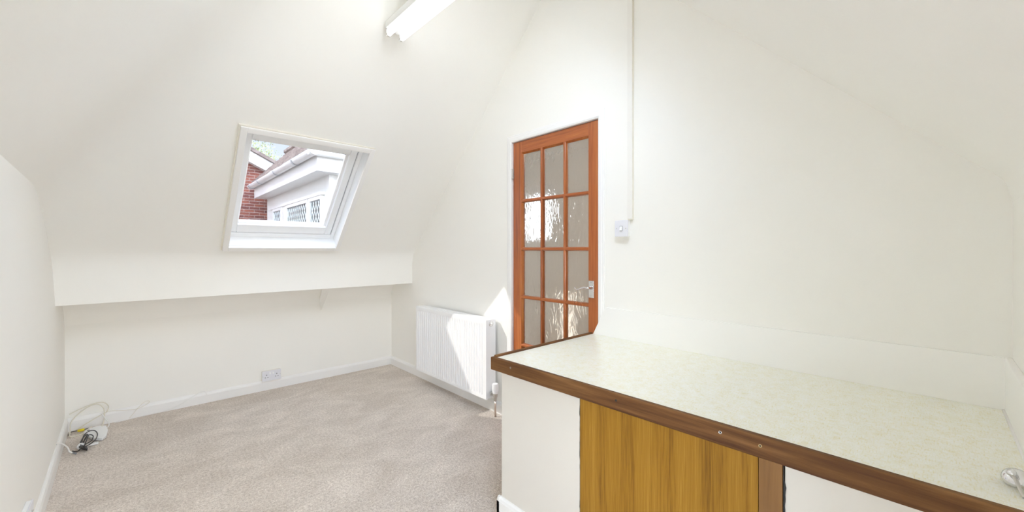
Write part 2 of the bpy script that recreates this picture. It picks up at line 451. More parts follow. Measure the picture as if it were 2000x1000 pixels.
obj('window_casing', in_frame(MW, lambda b: ring(b, WX0 - cw, WX1 + cw - 0.008, -cw - 0.012, T + cw, cw, -0.024, 0.0)), M_GLOSS, win, 0.003)
obj('casing_backing', in_frame(MW, lambda b: ring(b, WX0 - cw - 0.009, WX1 + cw - 0.01, -cw - 0.019, T + cw - 0.004, cw - 0.01, -0.014, 0.002)), M_CASE, win)
obj('window_lining', in_frame(MW, lambda b: ring(b, WX0 - 0.012, WX1 + 0.012, -0.012, T + 0.012, 0.012, 0.0, 0.20)), M_PLAS, win, 0.001)
LD = 0.098
obj('window_frame', in_frame(MW, lambda b: (ring(b, WX0, WX1, 0.0, T, 0.016, LD, LD + 0.10, wr=0.030, wt=0.035, wb=0.040))), M_PLAS, win, 0.004)
obj('seal', in_frame(MW, lambda b: ring(b, WX0 + 0.014, WX1 - 0.028, 0.033, T - 0.036, 0.008, LD + 0.012, LD + 0.05)), M_GREY, win)
sash = obj('sash', in_frame(MW, lambda b: ring(b, WX0 + 0.019, WX1 - 0.036, 0.040, T - 0.044, 0.036, LD + 0.004, LD + 0.07, wr=0.05, wt=0.070, wb=0.078)), M_PLAS, win, 0.006, 3)
obj('glazing_bead', in_frame(MW, lambda b: ring(b, WX0 + 0.050, WX1 - 0.080, 0.105, T - 0.117, 0.012, LD + 0.026, LD + 0.05, wr=0.026)), M_PLAS, sash, 0.004)
obj('pane', in_frame(MW, lambda b: box(b, WX0 + 0.05, WX1 - 0.08, 0.1, T - 0.11, LD + 0.040, LD + 0.044)), M_TINT, sash)
def screws(b):
    for x in (WX0 + 0.075, WX0 + 0.088, WX1 - 0.135, WX1 - 0.122):
        cyl(b, (x, 0.106, LD + 0.002), (x, 0.106, LD + 0.006), 0.003, 10)
obj('catch', in_frame(MW, screws), M_SLOT, sash)

# second roof window in the near slope, unseen, added as a light source
MN = Matrix(((1, 0, 0, 0), (0, -IS2, -IS2, NY1), (0, -IS2, IS2, 1.64 + NY1), (0, 0, 0, 1)))
TN = (NY1 - NY0) / IS2
win2 = struct(empty('added_window_2', (0.17, NY0, 1.64 + NY0)))
obj('window_casing', in_frame(MN, lambda b: ring(b, NX0 - cw, NX1 + cw, -cw, TN + cw, cw, -0.02, 0.004)), M_GLOSS, win2, 0.003)
obj('window_lining', in_frame(MN, lambda b: ring(b, NX0 - 0.012, NX1 + 0.012, -0.012, TN + 0.012, 0.012, -0.01, 0.26)), M_PLAS, win2)  # lining made deep to keep grazing sun out
s2 = obj('sash', in_frame(MN, lambda b: ring(b, NX0, NX1, 0, TN, 0.05, 0.08, 0.14)), M_PLAS, win2, 0.004)
obj('pane', in_frame(MN, lambda b: box(b, NX0 + 0.05, NX1 - 0.05, 0.05, TN - 0.05, 0.105, 0.109)), M_GLASS, s2)

# world-light portals in both openings (guide sampling only)
win3 = struct(empty('added_window_3', ((V0 + V1) / 2, YN, U0)))  # unseen window added behind the camera for fill light
def ring_xz(bm, ya0, yb0, x0, x1, z0, z1, w_):
    box(bm, x0, x0 + w_, ya0, yb0, z0, z1); box(bm, x1 - w_, x1, ya0, yb0, z0, z1)
    box(bm, x0 + w_, x1 - w_, ya0, yb0, z0, z0 + w_); box(bm, x0 + w_, x1 - w_, ya0, yb0, z1 - w_, z1)
bm = bm_new(); ring_xz(bm, YN - 0.14, YN + 0.01, V0 - 0.012, V1 + 0.012, U0 - 0.012, U1 + 0.012, 0.012); obj('window_lining', bm, M_GLOSS, win3)
bm = bm_new(); ring_xz(bm, YN - 0.11, YN - 0.05, V0, V1, U0, U1, 0.05); s3 = obj('sash', bm, M_PLAS, win3, 0.004)
bm = bm_new(); box(bm, V0 + 0.045, V1 - 0.045, YN - 0.085, YN - 0.081, U0 + 0.045, U1 - 0.045); obj('pane', bm, M_GLASS, s3)
def portal(name, x, t, Mx, sx, sy, depth=0.19):
    l = bpy.data.lights.new(name, 'AREA'); l.shape = 'RECTANGLE'; l.size = sx; l.size_y = sy
    l.cycles.is_portal = True
    o = bpy.data.objects.new(name, l); C.objects.link(o)
    o.matrix_world = Mx @ Matrix.Translation((x, t, depth))
portal('portal_1', (WX0 + WX1) / 2, T / 2, MW, WX1 - WX0, T)
portal('portal_2', (NX0 + NX1) / 2, TN / 2, MN, NX1 - NX0, TN, 0.20)
portal('portal_3', 0, 0, Matrix.Translation(((V0 + V1) / 2, YN - 0.13, (U0 + U1) / 2)) @ Matrix.Rotation(math.pi / 2, 4, 'X'), V1 - V0, U1 - U0, 0)

# ------------------------------------------------------------------ door
arch = struct(empty('trim_2', (D, 1.79, 0)))
AP = 0.052
bm = bm_new()
def arch_prof(bm):
    # mitred architrave round three sides, profile (across, out)
    prof = [(0, 0), (0, 0.013), (0.010, 0.017), (0.030, 0.016), (0.038, 0.012), (AP - 0.004, 0.011), (AP, 0.008), (AP, 0)]
    path = [(DY1, 0.0, 1, 0), (DY1, DZ, 1, 1), (DY0, DZ, -1, 1), (DY0, 0.0, -1, 0)]
    rings = []
    for (y, z, sy, sz) in path:
        rings.append([bm.verts.new((D - o_, y + sy * a_ * (1 if sy > 0 else 0.72), z + sz * a_)) for a_, o_ in prof])
    for A_, B_ in zip(rings, rings[1:]):
        for i in range(len(prof)):
            j = (i + 1) % len(prof); bm.faces.new((A_[i], B_[i], B_[j], A_[j]))
    bm.faces.new(rings[0]); bm.faces.new(rings[-1][::-1])
arch_prof(bm)
obj('architrave', bm, M_GLOSS, arch)
bm = bm_new()
box(bm, D - 0.002, D + 0.1, DY1 - 0.001, DY1 + 0.02, 0, DZ + 0.02); box(bm, D - 0.002, D + 0.1, DY0 - 0.02, DY0 + 0.001, 0, DZ + 0.02)
box(bm, D - 0.002, D + 0.1, DY0, DY1, DZ - 0.001, DZ + 0.02)
box(bm, D + 0.046, D + 0.06, DY1 - 0.014, DY1, 0, DZ); box(bm, D + 0.046, D + 0.06, DY0, DY0 + 0.014, 0, DZ); box(bm, D + 0.046, D + 0.06, DY0, DY1, DZ - 0.014, DZ)
obj('door_lining', bm, M_GLOSS, arch)

door = struct(empty('door_1', (D + 0.02, 1.787, 0.02)))
LY0, LY1, LZ0, LZ1 = DY0 + 0.004, DY1 - 0.005, 0.022, DZ - 0.004
FX0, FX1 = D + 0.004, D + 0.044
GY0, GY1 = 1.484, 2.080
for ya, yb in ((GY1, LY1), (LY0, GY0)):
    bm = bm_new(); box(bm, FX0, FX1, ya, yb, LZ0, LZ1); obj('stile', bm, M_DOORV, door, 0.002)
for za, zb in ((1.976, LZ1), (LZ0, 0.215)):
    bm = bm_new(); box(bm, FX0 + .0005, FX1 - .0005, GY0, GY1, za, zb); obj('rail', bm, M_DOORH, door, 0.002)
nr, nc = 5, 3
bars_z = [1.976 - 0.3525 * i for i in range(1, nr)]
gw = (GY1 - GY0 - 2 * 0.024) / 3
bars_y = [GY0 + gw + 0.012, GY0 + 2 * gw + 0.036]
def barprof(w_):  # moulded bar (across, depth)
    return [(-w_, 0.019), (-w_ * 0.72, 0.004), (-w_ * 0.45, 0.001), (w_ * 0.45, 0.001), (w_ * 0.72, 0.004), (w_, 0.019), (w_, 0.028), (w_ * 0.45, 0.038), (-w_ * 0.45, 0.038), (-w_, 0.028)]
for zc in bars_z:
    bm = bm_new(); prism(bm, [(FX0 + d_, zc + a_) for a_, d_ in barprof(0.013)], 1, GY0, GY1); obj('glazing_bar', bm, M_DOORH, door)
for yc in bars_y:
    bm = bm_new(); prism(bm, [(FX0 + d_ + 0.0005, yc + a_) for a_, d_ in barprof(0.013)], 2, 0.215, 1.976); obj('glazing_bar', bm, M_DOORV, door)
# perimeter mouldings
bm = bm_new()
zrow = [1.976] + bars_z + [0.215]
for i in range(nr):
    for j in range(nc):
        ya = GY0 + j * (gw + 0.024); yb = ya + gw
        zt, zb = (zrow[i] - (0.013 if i else 0)), (zrow[i + 1] + (0.013 if i < nr - 1 else 0))
        if i == 0: hull(bm, [(FX0 + 0.002, ya, zt), (FX0 + 0.016, ya, zt - 0.010), (FX0 + 0.016, ya, zt), (FX0 + 0.002, yb, zt), (FX0 + 0.016, yb, zt - 0.010), (FX0 + 0.016, yb, zt)])
        if j == 0: hull(bm, [(FX0 + 0.002, ya, zb), (FX0 + 0.016, ya + 0.007, zb), (FX0 + 0.016, ya, zb), (FX0 + 0.002, ya, zt), (FX0 + 0.016, ya + 0.007, zt), (FX0 + 0.016, ya, zt)])
        if j == nc - 1: hull(bm, [(FX0 + 0.002, yb, zb), (FX0 + 0.016, yb - 0.007, zb), (FX0 + 0.016, yb, zb), (FX0 + 0.002, yb, zt), (FX0 + 0.016, yb - 0.007, zt), (FX0 + 0.016, yb, zt)])
obj('moulding', bm, M_DOORV, door)
for i in range(nr):
    for j in range(nc):
        ya = GY0 + j * (gw + 0.024) - 0.004; yb = ya + gw + 0.008
        zt, zb = zrow[i] + 0.004, zrow[i + 1] - 0.004
        bm = bm_new(); box(bm, FX0 + 0.020, FX0 + 0.024, ya, yb, zb, zt)
        obj('pane', bm, M_OBS, door)
# hinges
for zc in (1.83, 0.30):
    bm = bm_new()
    cyl(bm, (D - 0.008, DY1 - 0.001, zc - 0.038), (D - 0.008, DY1 - 0.001, zc + 0.038), 0.0065, 14)
    box(bm, D - 0.004, D + 0.004, DY1 - 0.012, DY1 + 0.012, zc - 0.036, zc + 0.036)
    obj('hinge', bm, M_STEEL, door, 0.001)
# handle
hy, hz = 1.4585, 1.021
bm = bm_new(); box(bm, FX0 - 0.007, FX0, hy - 0.0195, hy + 0.0195, hz - 0.053, hz + 0.053)
hp = obj('handle_plate', bm, M_CHROME, door, 0.002)
bm = bm_new()
lathe(bm, [(0, 0.013), (0.006, 0.013), (0.010, 0.0095), (0.030, 0.009), (0.042, 0.010), (0.046, 0.006)], (FX0 - 0.006, hy - 0.001, hz + 0.010), (-1, 0, 0), 20)
xh = FX0 - 0.042
tube(bm, [(xh, hy - 0.004, hz + 0.010), (xh, hy + 0.022, hz + 0.012), (xh - 0.001, hy + 0.045, hz + 0.006), (xh - 0.002, hy + 0.068, hz - 0.003), (xh, hy + 0.088, hz - 0.003), (xh + 0.006, hy + 0.102, hz + 0.005)], 0.006, 12,
     rad=lambda t: 0.0095 - 0.005 * min(1, t * 1.5) + (0.001 if t > 0.8 else 0))
obj('lever', bm, M_CHROME, hp, smooth=True)
for s_ in (-1, 1):
    bm = bm_new(); cyl(bm, (FX0 - 0.0085, hy, hz + s_ * 0.044), (FX0 - 0.006, hy, hz + s_ * 0.044), 0.0035, 12); obj('screw', bm, M_STEEL, hp)

# landing behind the door
sbox('floor_2', (D + 0.1, 3.9, 0.4, 4.3, -0.08, 0.0), M_CARP)
M_LAND = paint('landing_paint', (0.68, 0.65, 0.60), (0.70, 0.67, 0.62))
Q0, Q1, Q2, Q3 = 3.18, 3.62, 1.36, 1.98       # landing window, added to send bright streaks through the door panes: y range, z range
bm = bm_new()
box(bm, 3.6, 3.7, 0.4, Q0, 0, 2.4); box(bm, 3.6, 3.7, Q1, 4.3, 0, 2.4); box(bm, 3.6, 3.7, Q0, Q1, 0, Q2); box(bm, 3.6, 3.7, Q0, Q1, Q3, 2.4)
struct(obj('wall_landing', bm, M_LAND))
sbox('wall_landing_near', (D + 0.1, 3.7, 0.3, 0.4, 0.0, 2.4), M_LAND)
sbox('wall_landing_far', (D + 0.1, 3.7, 4.3, 4.4, 0.0, 2.4), M_LAND)
sbox('ceiling_2', (D + 0.1, 3.7, 0.3, 4.4, 2.4, 2.5), M_LAND)
win4 = struct(empty('added_window_4', (3.65, (Q0 + Q1) / 2, Q2)))
bm = bm_new(); box(bm, 3.62, 3.68, Q0, Q0 + .04, Q2, Q3); box(bm, 3.62, 3.68, Q1 - .04, Q1, Q2, Q3); box(bm, 3.62, 3.68, Q0 + .04, Q1 - .04, Q2, Q2 + .04); box(bm, 3.62, 3.68, Q0 + .04, Q1 - .04, Q3 - .04, Q3)
obj('window_frame', bm, M_PLAS, win4)
bm = bm_new(); box(bm, 3.65, 3.654, Q0 + .03, Q1 - .03, Q2 + .03, Q3 - .03); obj('pane', bm, M_GLASS, win4)
lp = thing('added_ceiling_lamp', (3.0, 1.2, 2.4), 'unseen round opal ceiling lamp added to brighten the landing behind the glazed door', 'lamp')  # lamp put in to light the landing behind the panes
bm = bm_new(); lathe(bm, [(0, 0.13), (0.03, 0.14), (0.07, 0.11), (0.09, 0.05)], (3.0, 1.2, 2.385), (0, 0, -1), 28)
obj('lamp_shade', bm, mat('added_opal_lamp', (0.9, 0.88, 0.8), 0.4, emit=(1, 0.93, 0.82), es=40.0), lp, smooth=True)
bm = bm_new(); cyl(bm, (3.0, 1.2, 2.384), (3.0, 1.2, 2.4), 0.15, 28); obj('base', bm, M_PLAS, lp)

# ------------------------------------------------------------------ radiator
RX, RY0, RY1, RZ0, RZ1 = 1.915, 2.336, 3.385, 0.125, 0.730
rad = thing('radiator', (1.97, 2.86, 0.0), 'white ribbed panel radiator on the wall between the low corner and the glazed door', 'radiator')
# pressed front panel: shallow vertical channels
bm = bm_new()
def ribx(u_, z):
    p_ = 0.0333; a_ = (u_ - RY0 - 0.03) % p_ / p_
    g = 1.0 if 0.42 < a_ < 0.58 else (0.0 if a_ < 0.33 or a_ > 0.67 else (0.35))
    if u_ < RY0 + 0.03 or u_ > RY1 - 0.03: g = 0
    fz = min(1, max(0, (z - RZ0 - 0.022) / 0.018)) * min(1, max(0, (RZ1 - 0.036 - z) / 0.018))
    return RX + 0.009 * g * fz
us = [RY0]; p_ = 0.0333
k = 0
while True:
    base = RY0 + 0.03 + k * p_
    if base > RY1 - 0.03 - p_ * 0.5: break
    us += [base + p_ * f_ for f_ in (0.05, 0.32, 0.38, 0.44, 0.56, 0.62, 0.68)]
    k += 1
us += [RY1 - 0.02, RY1]
zz = [RZ0, RZ0 + 0.02, RZ0 + 0.028, RZ0 + 0.04, RZ1 - 0.054, RZ1 - 0.046, RZ1 - 0.034, RZ1 - 0.004]
fr = [[bm.verts.new((ribx(u_, z), u_, z)) for z in zz] for u_ in us]
bk = [[bm.verts.new((RX + 0.016, u_, z)) for z in zz] for u_ in us]
for i in range(len(us) - 1):
    for j in range(len(zz) - 1):
        bm.faces.new((fr[i][j], fr[i + 1][j], fr[i + 1][j + 1], fr[i][j + 1])); bm.faces.new((bk[i][j], bk[i][j + 1], bk[i + 1][j + 1], bk[i + 1][j]))
    bm.faces.new((fr[i][0], bk[i][0], bk[i + 1][0], fr[i + 1][0])); bm.faces.new((fr[i][-1], fr[i + 1][-1], bk[i + 1][-1], bk[i][-1]))
for j in range(len(zz) - 1):
    bm.faces.new((fr[0][j], fr[0][j + 1], bk[0][j + 1], bk[0][j])); bm.faces.new((fr[-1][j], bk[-1][j], bk[-1][j + 1], fr[-1][j + 1]))
obj('front_panel', bm, M_RAD, rad)
bm = bm_new(); box(bm, RX + 0.062, RX + 0.076, RY0 + 0.01, RY1 - 0.01, RZ0, RZ1 - 0.01); obj('back_panel', bm, M_RAD, rad, 0.002)
bm = bm_new()
for i in range(38): box(bm, RX + 0.018, RX + 0.060, RY0 + 0.03 + i * 0.0265, RY0 + 0.032 + i * 0.0265, RZ0 + 0.03, RZ1 - 0.03)
obj('convector_fin', bm, M_RAD, rad)
for y_ in (RY0, RY1 - 0.002):
    bm = bm_new(); box(bm, RX + 0.004, RX + 0.094, y_ - 0.001, y_ + 0.003, RZ0 + 0.004, RZ1 - 0.002); obj('side_cover', bm, M_RAD, rad, 0.0012)
bm = bm_new()
box(bm, RX + 0.004, RX + 0.010, RY0, RY1, RZ1 - 0.012, RZ1); box(bm, RX + 0.088, RX + 0.094, RY0, RY1, RZ1 - 0.012, RZ1)
for i in range(52):
    y_ = RY0 + 0.004 + i * (RY1 - RY0 - 0.014) / 51; box(bm, RX + 0.010, RX + 0.088, y_, y_ + 0.018, RZ1 - 0.006, RZ1 - 0.001)
obj('top_grille', bm, M_RAD, rad)
for y_ in (RY0 + 0.18, RY1 - 0.18):
    bm = bm_new(); box(bm, RX + 0.076, D, y_, y_ + 0.03, RZ0 + 0.08, RZ1 - 0.08); obj('wall_bracket', bm, M_RAD, rad)
bm = bm_new(); lathe(bm, [(0, 0.020), (0.003, 0.020), (0.004, 0.015), (0.003, 0.012), (0.003, 0.008), (0.010, 0.007), (0.011, 0.004)], (RX + 0.048, RY0 - 0.001, RZ1 - 0.034), (0, -1, 0), 24)
obj('bleed_valve', bm, M_CHROME, rad, smooth=True)['label'] = 'chrome bleed plug'
# thermostatic valve
VX, VY = 1.962, 2.283
bm = bm_new()
cyl(bm, (RX + 0.048, RY0 + 0.004, 0.165), (VX, VY, 0.165), 0.010, 18); cyl(bm, (RX + 0.048, RY0 - 0.004, 0.165), (RX + 0.048, RY0 - 0.016, 0.165), 0.015, 6)
lathe(bm, [(0, 0.008), (0.004, 0.011), (0.028, 0.013), (0.034, 0.017), (0.055, 0.017), (0.060, 0.013)], (VX, VY, 0.118), (0, 0, 1), 20)
vb = obj('valve', bm, M_STEEL, rad, smooth=False, bevel=0.001); vb['label'] = 'metal valve body below a white cap'
bm = bm_new(); pr = [(0, 0.016), (0.004, 0.022), (0.018, 0.023), (0.020, 0.021), (0.024, 0.0240), (0.066, 0.0240), (0.076, 0.021), (0.080, 0.012)]
lathe(bm, pr, (VX, VY, 0.176), (0, 0, 1), 24)
for i in range(16):
    a_ = i * math.pi / 8; box(bm, VX + 0.0240 * math.cos(a_) - .001, VX + 0.0240 * math.cos(a_) + .001, VY + 0.0240 * math.sin(a_) - .001, VY + 0.0240 * math.sin(a_) + .001, 0.204, 0.236)
obj('valve_cap', bm, M_PLAS, vb, smooth=False, bevel=0.001)
bm = bm_new(); tube(bm, [(VX, VY, 0.120), (VX, VY, 0.06), (VX, VY, 0.0)], 0.0075, 12, smooth=False); obj('pipe', bm, M_COPPER, rad, smooth=True)

# ------------------------------------------------------------------ switch, trunking, sockets
sw = thing('light_switch', (D, 1.2295, 1.341), 'square white single light switch on the door wall below the thin trunking', 'light switch')
bm = bm_new(); box(bm, D - 0.026, D, 1.190, 1.269, 1.342, 1.432); obj('back_box', bm, M_PLAS, sw, 0.002)
bm = bm_new(); box(bm, D - 0.034, D - 0.026, 1.187, 1.272, 1.340, 1.434); fp = obj('face_plate', bm, M_ACC, sw, 0.003)
bm = bm_new(); hull(bm, [(D - 0.033, 1.222, 1.374), (D - 0.033, 1.237, 1.374), (D - 0.033, 1.222, 1.400), (D - 0.033, 1.237, 1.400), (D - 0.042, 1.223, 1.376), (D - 0.042, 1.236, 1.376), (D - 0.036, 1.223, 1.399), (D - 0.036, 1.236, 1.399)])
obj('rocker', bm, M_PLAS, sw)
bm = bm_new(); box(bm, D - 0.0345, D - 0.033, 1.2205, 1.2385, 1.3725, 1.4015); obj('rocker_gap', bm, M_SLOT, sw)
for y_ in (1.200, 1.259):
    bm = bm_new(); cyl(bm, (D - 0.0335, y_, 1.387), (D - 0.0355, y_, 1.387), 0.003, 10); obj('screw', bm, M_STEEL, fp)
tr = thing('cable_trunking', (D, 1.185, 1.434), 'thin painted cable trunking rising from the light switch to the ceiling', 'trunking')
ztop = ceil_z(D, 1.185)
bm = bm_new(); box(bm, D - 0.020, D, 1.168, 1.197, 1.436, ztop); obj('channel', bm, M_CASE, tr, 0.0015)  # darker beige sides put the shadow line beside the cover into the colour
bm = bm_new(); box(bm, D - 0.023, D - 0.0195, 1.1672, 1.1978, 1.440, ztop); obj('cover_strip', bm, M_TRUNK, tr, 0.0012)

def socket(root, Mx, box_m=None):
    """double socket, x across, y out of the wall (towards the room), z up, centred"""
    def B(fn): return in_frame(Mx, fn)
    obj('back_box', B(lambda b: box(b, -0.072, 0.072, 0, 0.026, -0.042, 0.042)), box_m or M_PLAS, root, 0.002)
    fp = obj('face_plate', B(lambda b: box(b, -0.075, 0.075, 0.026, 0.036, -0.045, 0.045)), M_ACC, root, 0.003)
    for s_ in (-1, 1):
        def holes(b):
            cx = s_ * 0.040
            box(b, cx - 0.004, cx + 0.004, 0.0355, 0.0366, 0.004, 0.014)
            box(b, cx - 0.014, cx - 0.006, 0.0355, 0.0366, -0.016, -0.010); box(b, cx + 0.006, cx + 0.014, 0.0355, 0.0366, -0.016, -0.010)
        obj('pin_slot', B(holes), M_SLOT, fp)
        obj('switch_rocker', B(lambda b: hull(b, [(s_ * 0.012 - 0.006, 0.035, 0.010), (s_ * 0.012 + 0.006, 0.035, 0.010), (s_ * 0.012 - 0.006, 0.041, 0.012), (s_ * 0.012 + 0.006, 0.041, 0.012),
              (s_ * 0.012 - 0.006, 0.037, 0.030), (s_ * 0.012 + 0.006, 0.037, 0.030), (s_ * 0.012 - 0.006, 0.035, 0.030), (s_ * 0.012 + 0.006, 0.035, 0.030)])), M_PLAS, fp)
        obj('screw', B(lambda b: cyl(b, (s_ * 0.068, 0.035, 0.0), (s_ * 0.068, 0.0375, 0.0), 0.003, 10)), M_STEEL, fp)
so = thing('double_socket', (0.865, YK, 0.085), 'white double power socket on the low wall under the roof window', 'socket')
socket(so, Matrix(((1, 0, 0, 0.865), (0, -1, 0, YK), (0, 0, 1, 0.135), (0, 0, 0, 1))) @ Matrix.Translation((0, 0, -0.004)), M_CASE)
so2 = thing('double_socket', (xw(2.46), 2.46, 0.12), 'white double power socket on the left wall near the bottom edge, above its baseboard', 'socket')
socket(so2, Matrix(((0, 1, 0, xw(2.46)), (-1, 0, 0, 2.46), (0, 0, 1, 0.200), (0, 0, 0, 1))) @ Matrix.Diagonal((1, 0.55, 1, 1)))

# ------------------------------------------------------------------ fluorescent fitting
LX, LY, LYE, LZ = 1.085, 2.245, 0.93, 2.575
fit = thing('fluorescent_light', (LX + 0.03, 1.6, LZ), 'white twin tube fluorescent batten fixed under the roof peak', 'light')
bm = bm_new(); prism(bm, [(LX - 0.020, LZ + 0.012), (LX - 0.020, LZ + 0.052), (LX + 0.100, LZ + 0.052), (LX + 0.100, LZ + 0.012), (LX + 0.060, LZ + 0.0), (LX + 0.020, LZ)], 1, LYE, LY)
obj('batten', bm, M_LAMP, fit, 0.003)
# end brackets reaching the slopes
for ya, yb, zb in ((LY - 0.30, LY - 0.26, K0 - LY + 0.29), (LYE + 0.26, LYE + 0.30, 1.64 + LYE + 0.27)):
    bm = bm_new(); box(bm, LX + 0.0, LX + 0.08, ya, yb, LZ + 0.05, zb); obj('hanging_bracket', bm, M_LAMP, fit, 0.002)
for dx in (-0.002, 0.082):
    bm = bm_new(); cyl(bm, (LX + dx, LYE + 0.03, LZ - 0.022), (LX + dx, LY - 0.014, LZ - 0.022), 0.013, 24)
    t_ = obj('tube', bm, M_TUBE, fit, smooth=False, bevel=0.002); t_['label'] = 'glowing white tube'
    for y_, s_ in ((LY - 0.012, 1), (LYE + 0.03, -1)):
        bm = bm_new(); lathe(bm, [(0, 0.0135), (0.010, 0.0135), (0.013, 0.008)], (LX + dx, y_, LZ - 0.022), (0, s_, 0), 20)
        obj('tube_cap', bm, M_STEEL, t_)
    for y_ in (LY - 0.006, LYE + 0.012):
        bm = bm_new(); box(bm, LX + dx - 0.012, LX + dx + 0.012, y_ - 0.006, y_ + 0.008, LZ - 0.034, LZ + 0.012); obj('lamp_holder', bm, M_PLAS, fit, 0.003)

# ------------------------------------------------------------------ cupboard and worktop
ZT = 0.753
PX = 1.243
cup = thing('built_in_cupboard', (1.6, 0.64, 0), 'low built-in cupboard box with oak veneer and cream painted panels under the worktop', 'cupboard')
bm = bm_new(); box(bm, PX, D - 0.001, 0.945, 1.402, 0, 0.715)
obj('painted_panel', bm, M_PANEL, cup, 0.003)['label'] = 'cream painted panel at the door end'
bm = bm_new(); box(bm, PX - 0.002, PX + 0.016, 0.336, 0.942, 0, 0.715); box(bm, PX + 0.016, D - 0.3, 0.35, 0.36, 0, 0.5)
obj('oak_panel', bm, M_OAK, cup, 0.001)['label'] = 'golden oak veneer panel'
bm = bm_new(); box(bm, PX - 0.004, PX + 0.03, 0.279, 0.3345, 0, 0.715)
obj('post', bm, M_OAK2, cup, 0.0015)['label'] = 'narrow brown wooden post'
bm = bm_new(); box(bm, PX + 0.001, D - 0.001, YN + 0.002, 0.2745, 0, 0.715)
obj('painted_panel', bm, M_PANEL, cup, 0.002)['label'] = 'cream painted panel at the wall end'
# ragged dark joints beside the wood
for (yc, sgn) in ((0.9435, 1), (0.2768, -1)):
    prev = None; bm = bm_new()
    for i in range(72):
        z = 0.005 + i * 0.0099
        wv = 0.0008 + max(0, noise.noise(Vector((yc * 9, z * 60, 1.3)))) * (0.0035 if sgn > 0 else 0.0065)
        cur = (z, wv)
        if prev:
            y0_, y1_ = yc, yc + sgn * prev[1]; y2_ = yc + sgn * cur[1]
            hull(bm, [(PX - 0.0008, y0_ - sgn * .001, prev[0]), (PX - 0.0008, y1_, prev[0]), (PX - 0.0008, y2_, cur[0]), (PX - 0.0008, y0_ - sgn * .001, cur[0]),
                      (PX + 0.002, y0_ - sgn * .001, prev[0]), (PX + 0.002, y1_, prev[0]), (PX + 0.002, y2_, cur[0]), (PX + 0.002, y0_ - sgn * .001, cur[0])])
        prev = cur
    obj('joint_gap', bm, M_DARK, cup)['label'] = 'dark ragged gap along the wood'
bm = bm_new(); pf = [(0, 0), (0.016, 0), (0.016, 0.086), (0.012, 0.098), (0.006, 0.105), (0, 0.106)]
skirt('baseboard', [(a_, b_ * 1.0) for a_, b_ in pf], (PX, 1.418), (PX, 0.946), (-1, 0), cup)
skirt('baseboard', pf, (PX - 0.016, 1.402), (D - 0.02, 1.402), (0, 1), cup)

wt = thing('worktop', (1.62, 0.64, 0.715), 'long straw-patterned laminate worktop edged in dark wood on the built-in cupboard', 'worktop')
EX = 1.218; EY = 1.452
def edge_x(y): return EX + (0.05) * max(0, (1.45 - y)) / 1.6 * 0.55
xe = edge_x(-0.165)
bm = bm_new(); hull(bm, [(EX + 0.018, 1.435, ZT - 0.03), (D - 0.001, 1.435, ZT - 0.03), (D - 0.001, YN + 0.002, ZT - 0.03), (xe + 0.018, YN + 0.002, ZT - 0.03),
                         (EX + 0.018, 1.435, ZT), (D - 0.001, 1.435, ZT), (D - 0.001, YN + 0.002, ZT), (xe + 0.018, YN + 0.002, ZT)])
obj('laminate_top', bm, M_LAM, wt)
bm = bm_new(); z0_, z1_ = 0.696, ZT + 0.004
hull(bm, [(EX, EY, z0_), (EX + 0.020, EY, z0_), (xe + 0.020, YN + 0.002, z0_), (xe, YN + 0.002, z0_), (EX, EY, z1_), (EX + 0.020, EY, z1_), (xe + 0.020, YN + 0.002, z1_), (xe, YN + 0.002, z1_)])
fe = obj('front_edging', bm, M_EDGE, wt, 0.004, 3)
bm = bm_new(); box(bm, EX + 0.0205, D - 0.02, 1.434, EY, z0_, ZT + 0.009)
obj('end_edging', bm, M_EDGEX, wt, 0.003, 3)
for (y_, z_, m_, r_, nm) in ((1.315, 0.733, M_STEEL, 0.0042, 'screw'), (0.776, 0.733, M_DARK, 0.0042, 'screw_hole'), (0.432, 0.734, M_CHROME, 0.0044, 'screw'), (0.330, 0.731, M_BRASS, 0.0044, 'screw'), (-0.066, 0.728, M_CHROME, 0.006, 'screw')):
    xs_ = edge_x(y_)
    bm = bm_new(); lathe(bm, [(0, r_), (0.0012, r_), (0.0016, r_ * 0.8), (0.0006, r_ * 0.4)], (xs_ + 0.0002, y_, z_), (-1, 0, 0), 18)
    s_ = obj(nm, bm, m_, fe)
    if nm == 'screw':
        bm = bm_new(); box(bm, xs_ - 0.0019, xs_ - 0.0006, y_ - r_ * 0.35, y_ + r_ * 0.35, z_ - r_ * 0.35, z_ + r_ * 0.35)
        obj('screw_recess', bm, M_DARK, fe)
    else: s_['label'] = 'empty dark screw hole'
for (x_, y_) in ((1.36, 0.79), (1.30, 0.30)):
    pass

# upstands behind and beside the worktop
bm = bm_new()
hull(bm, [(D - 0.020, 1.432, ZT), (D, 1.432, ZT), (D - 0.016, 1.348, 0.921), (D, 1.348, 0.921), (D - 0.020, -0.150, ZT), (D, -0.150, ZT), (D - 0.016, -0.150, 0.921), (D, -0.150, 0.921)])
struct(obj('trim_3', bm, M_UPST, bevel=0.003))
bm = bm_new(); box(bm, 1.10, D, YN - 0.001, -0.148, ZT, 0.921)
struct(obj('trim_4', bm, M_UPST, bevel=0.004))
bm = bm_new(); tube(bm, [(D - 0.022, -0.146, ZT + 0.001), (1.6, -0.147, ZT + 0.001), (1.28, -0.147, ZT + 0.001)], 0.004, 8, smooth=False)
struct(obj('trim_5', bm, M_CABLEW, smooth=True))

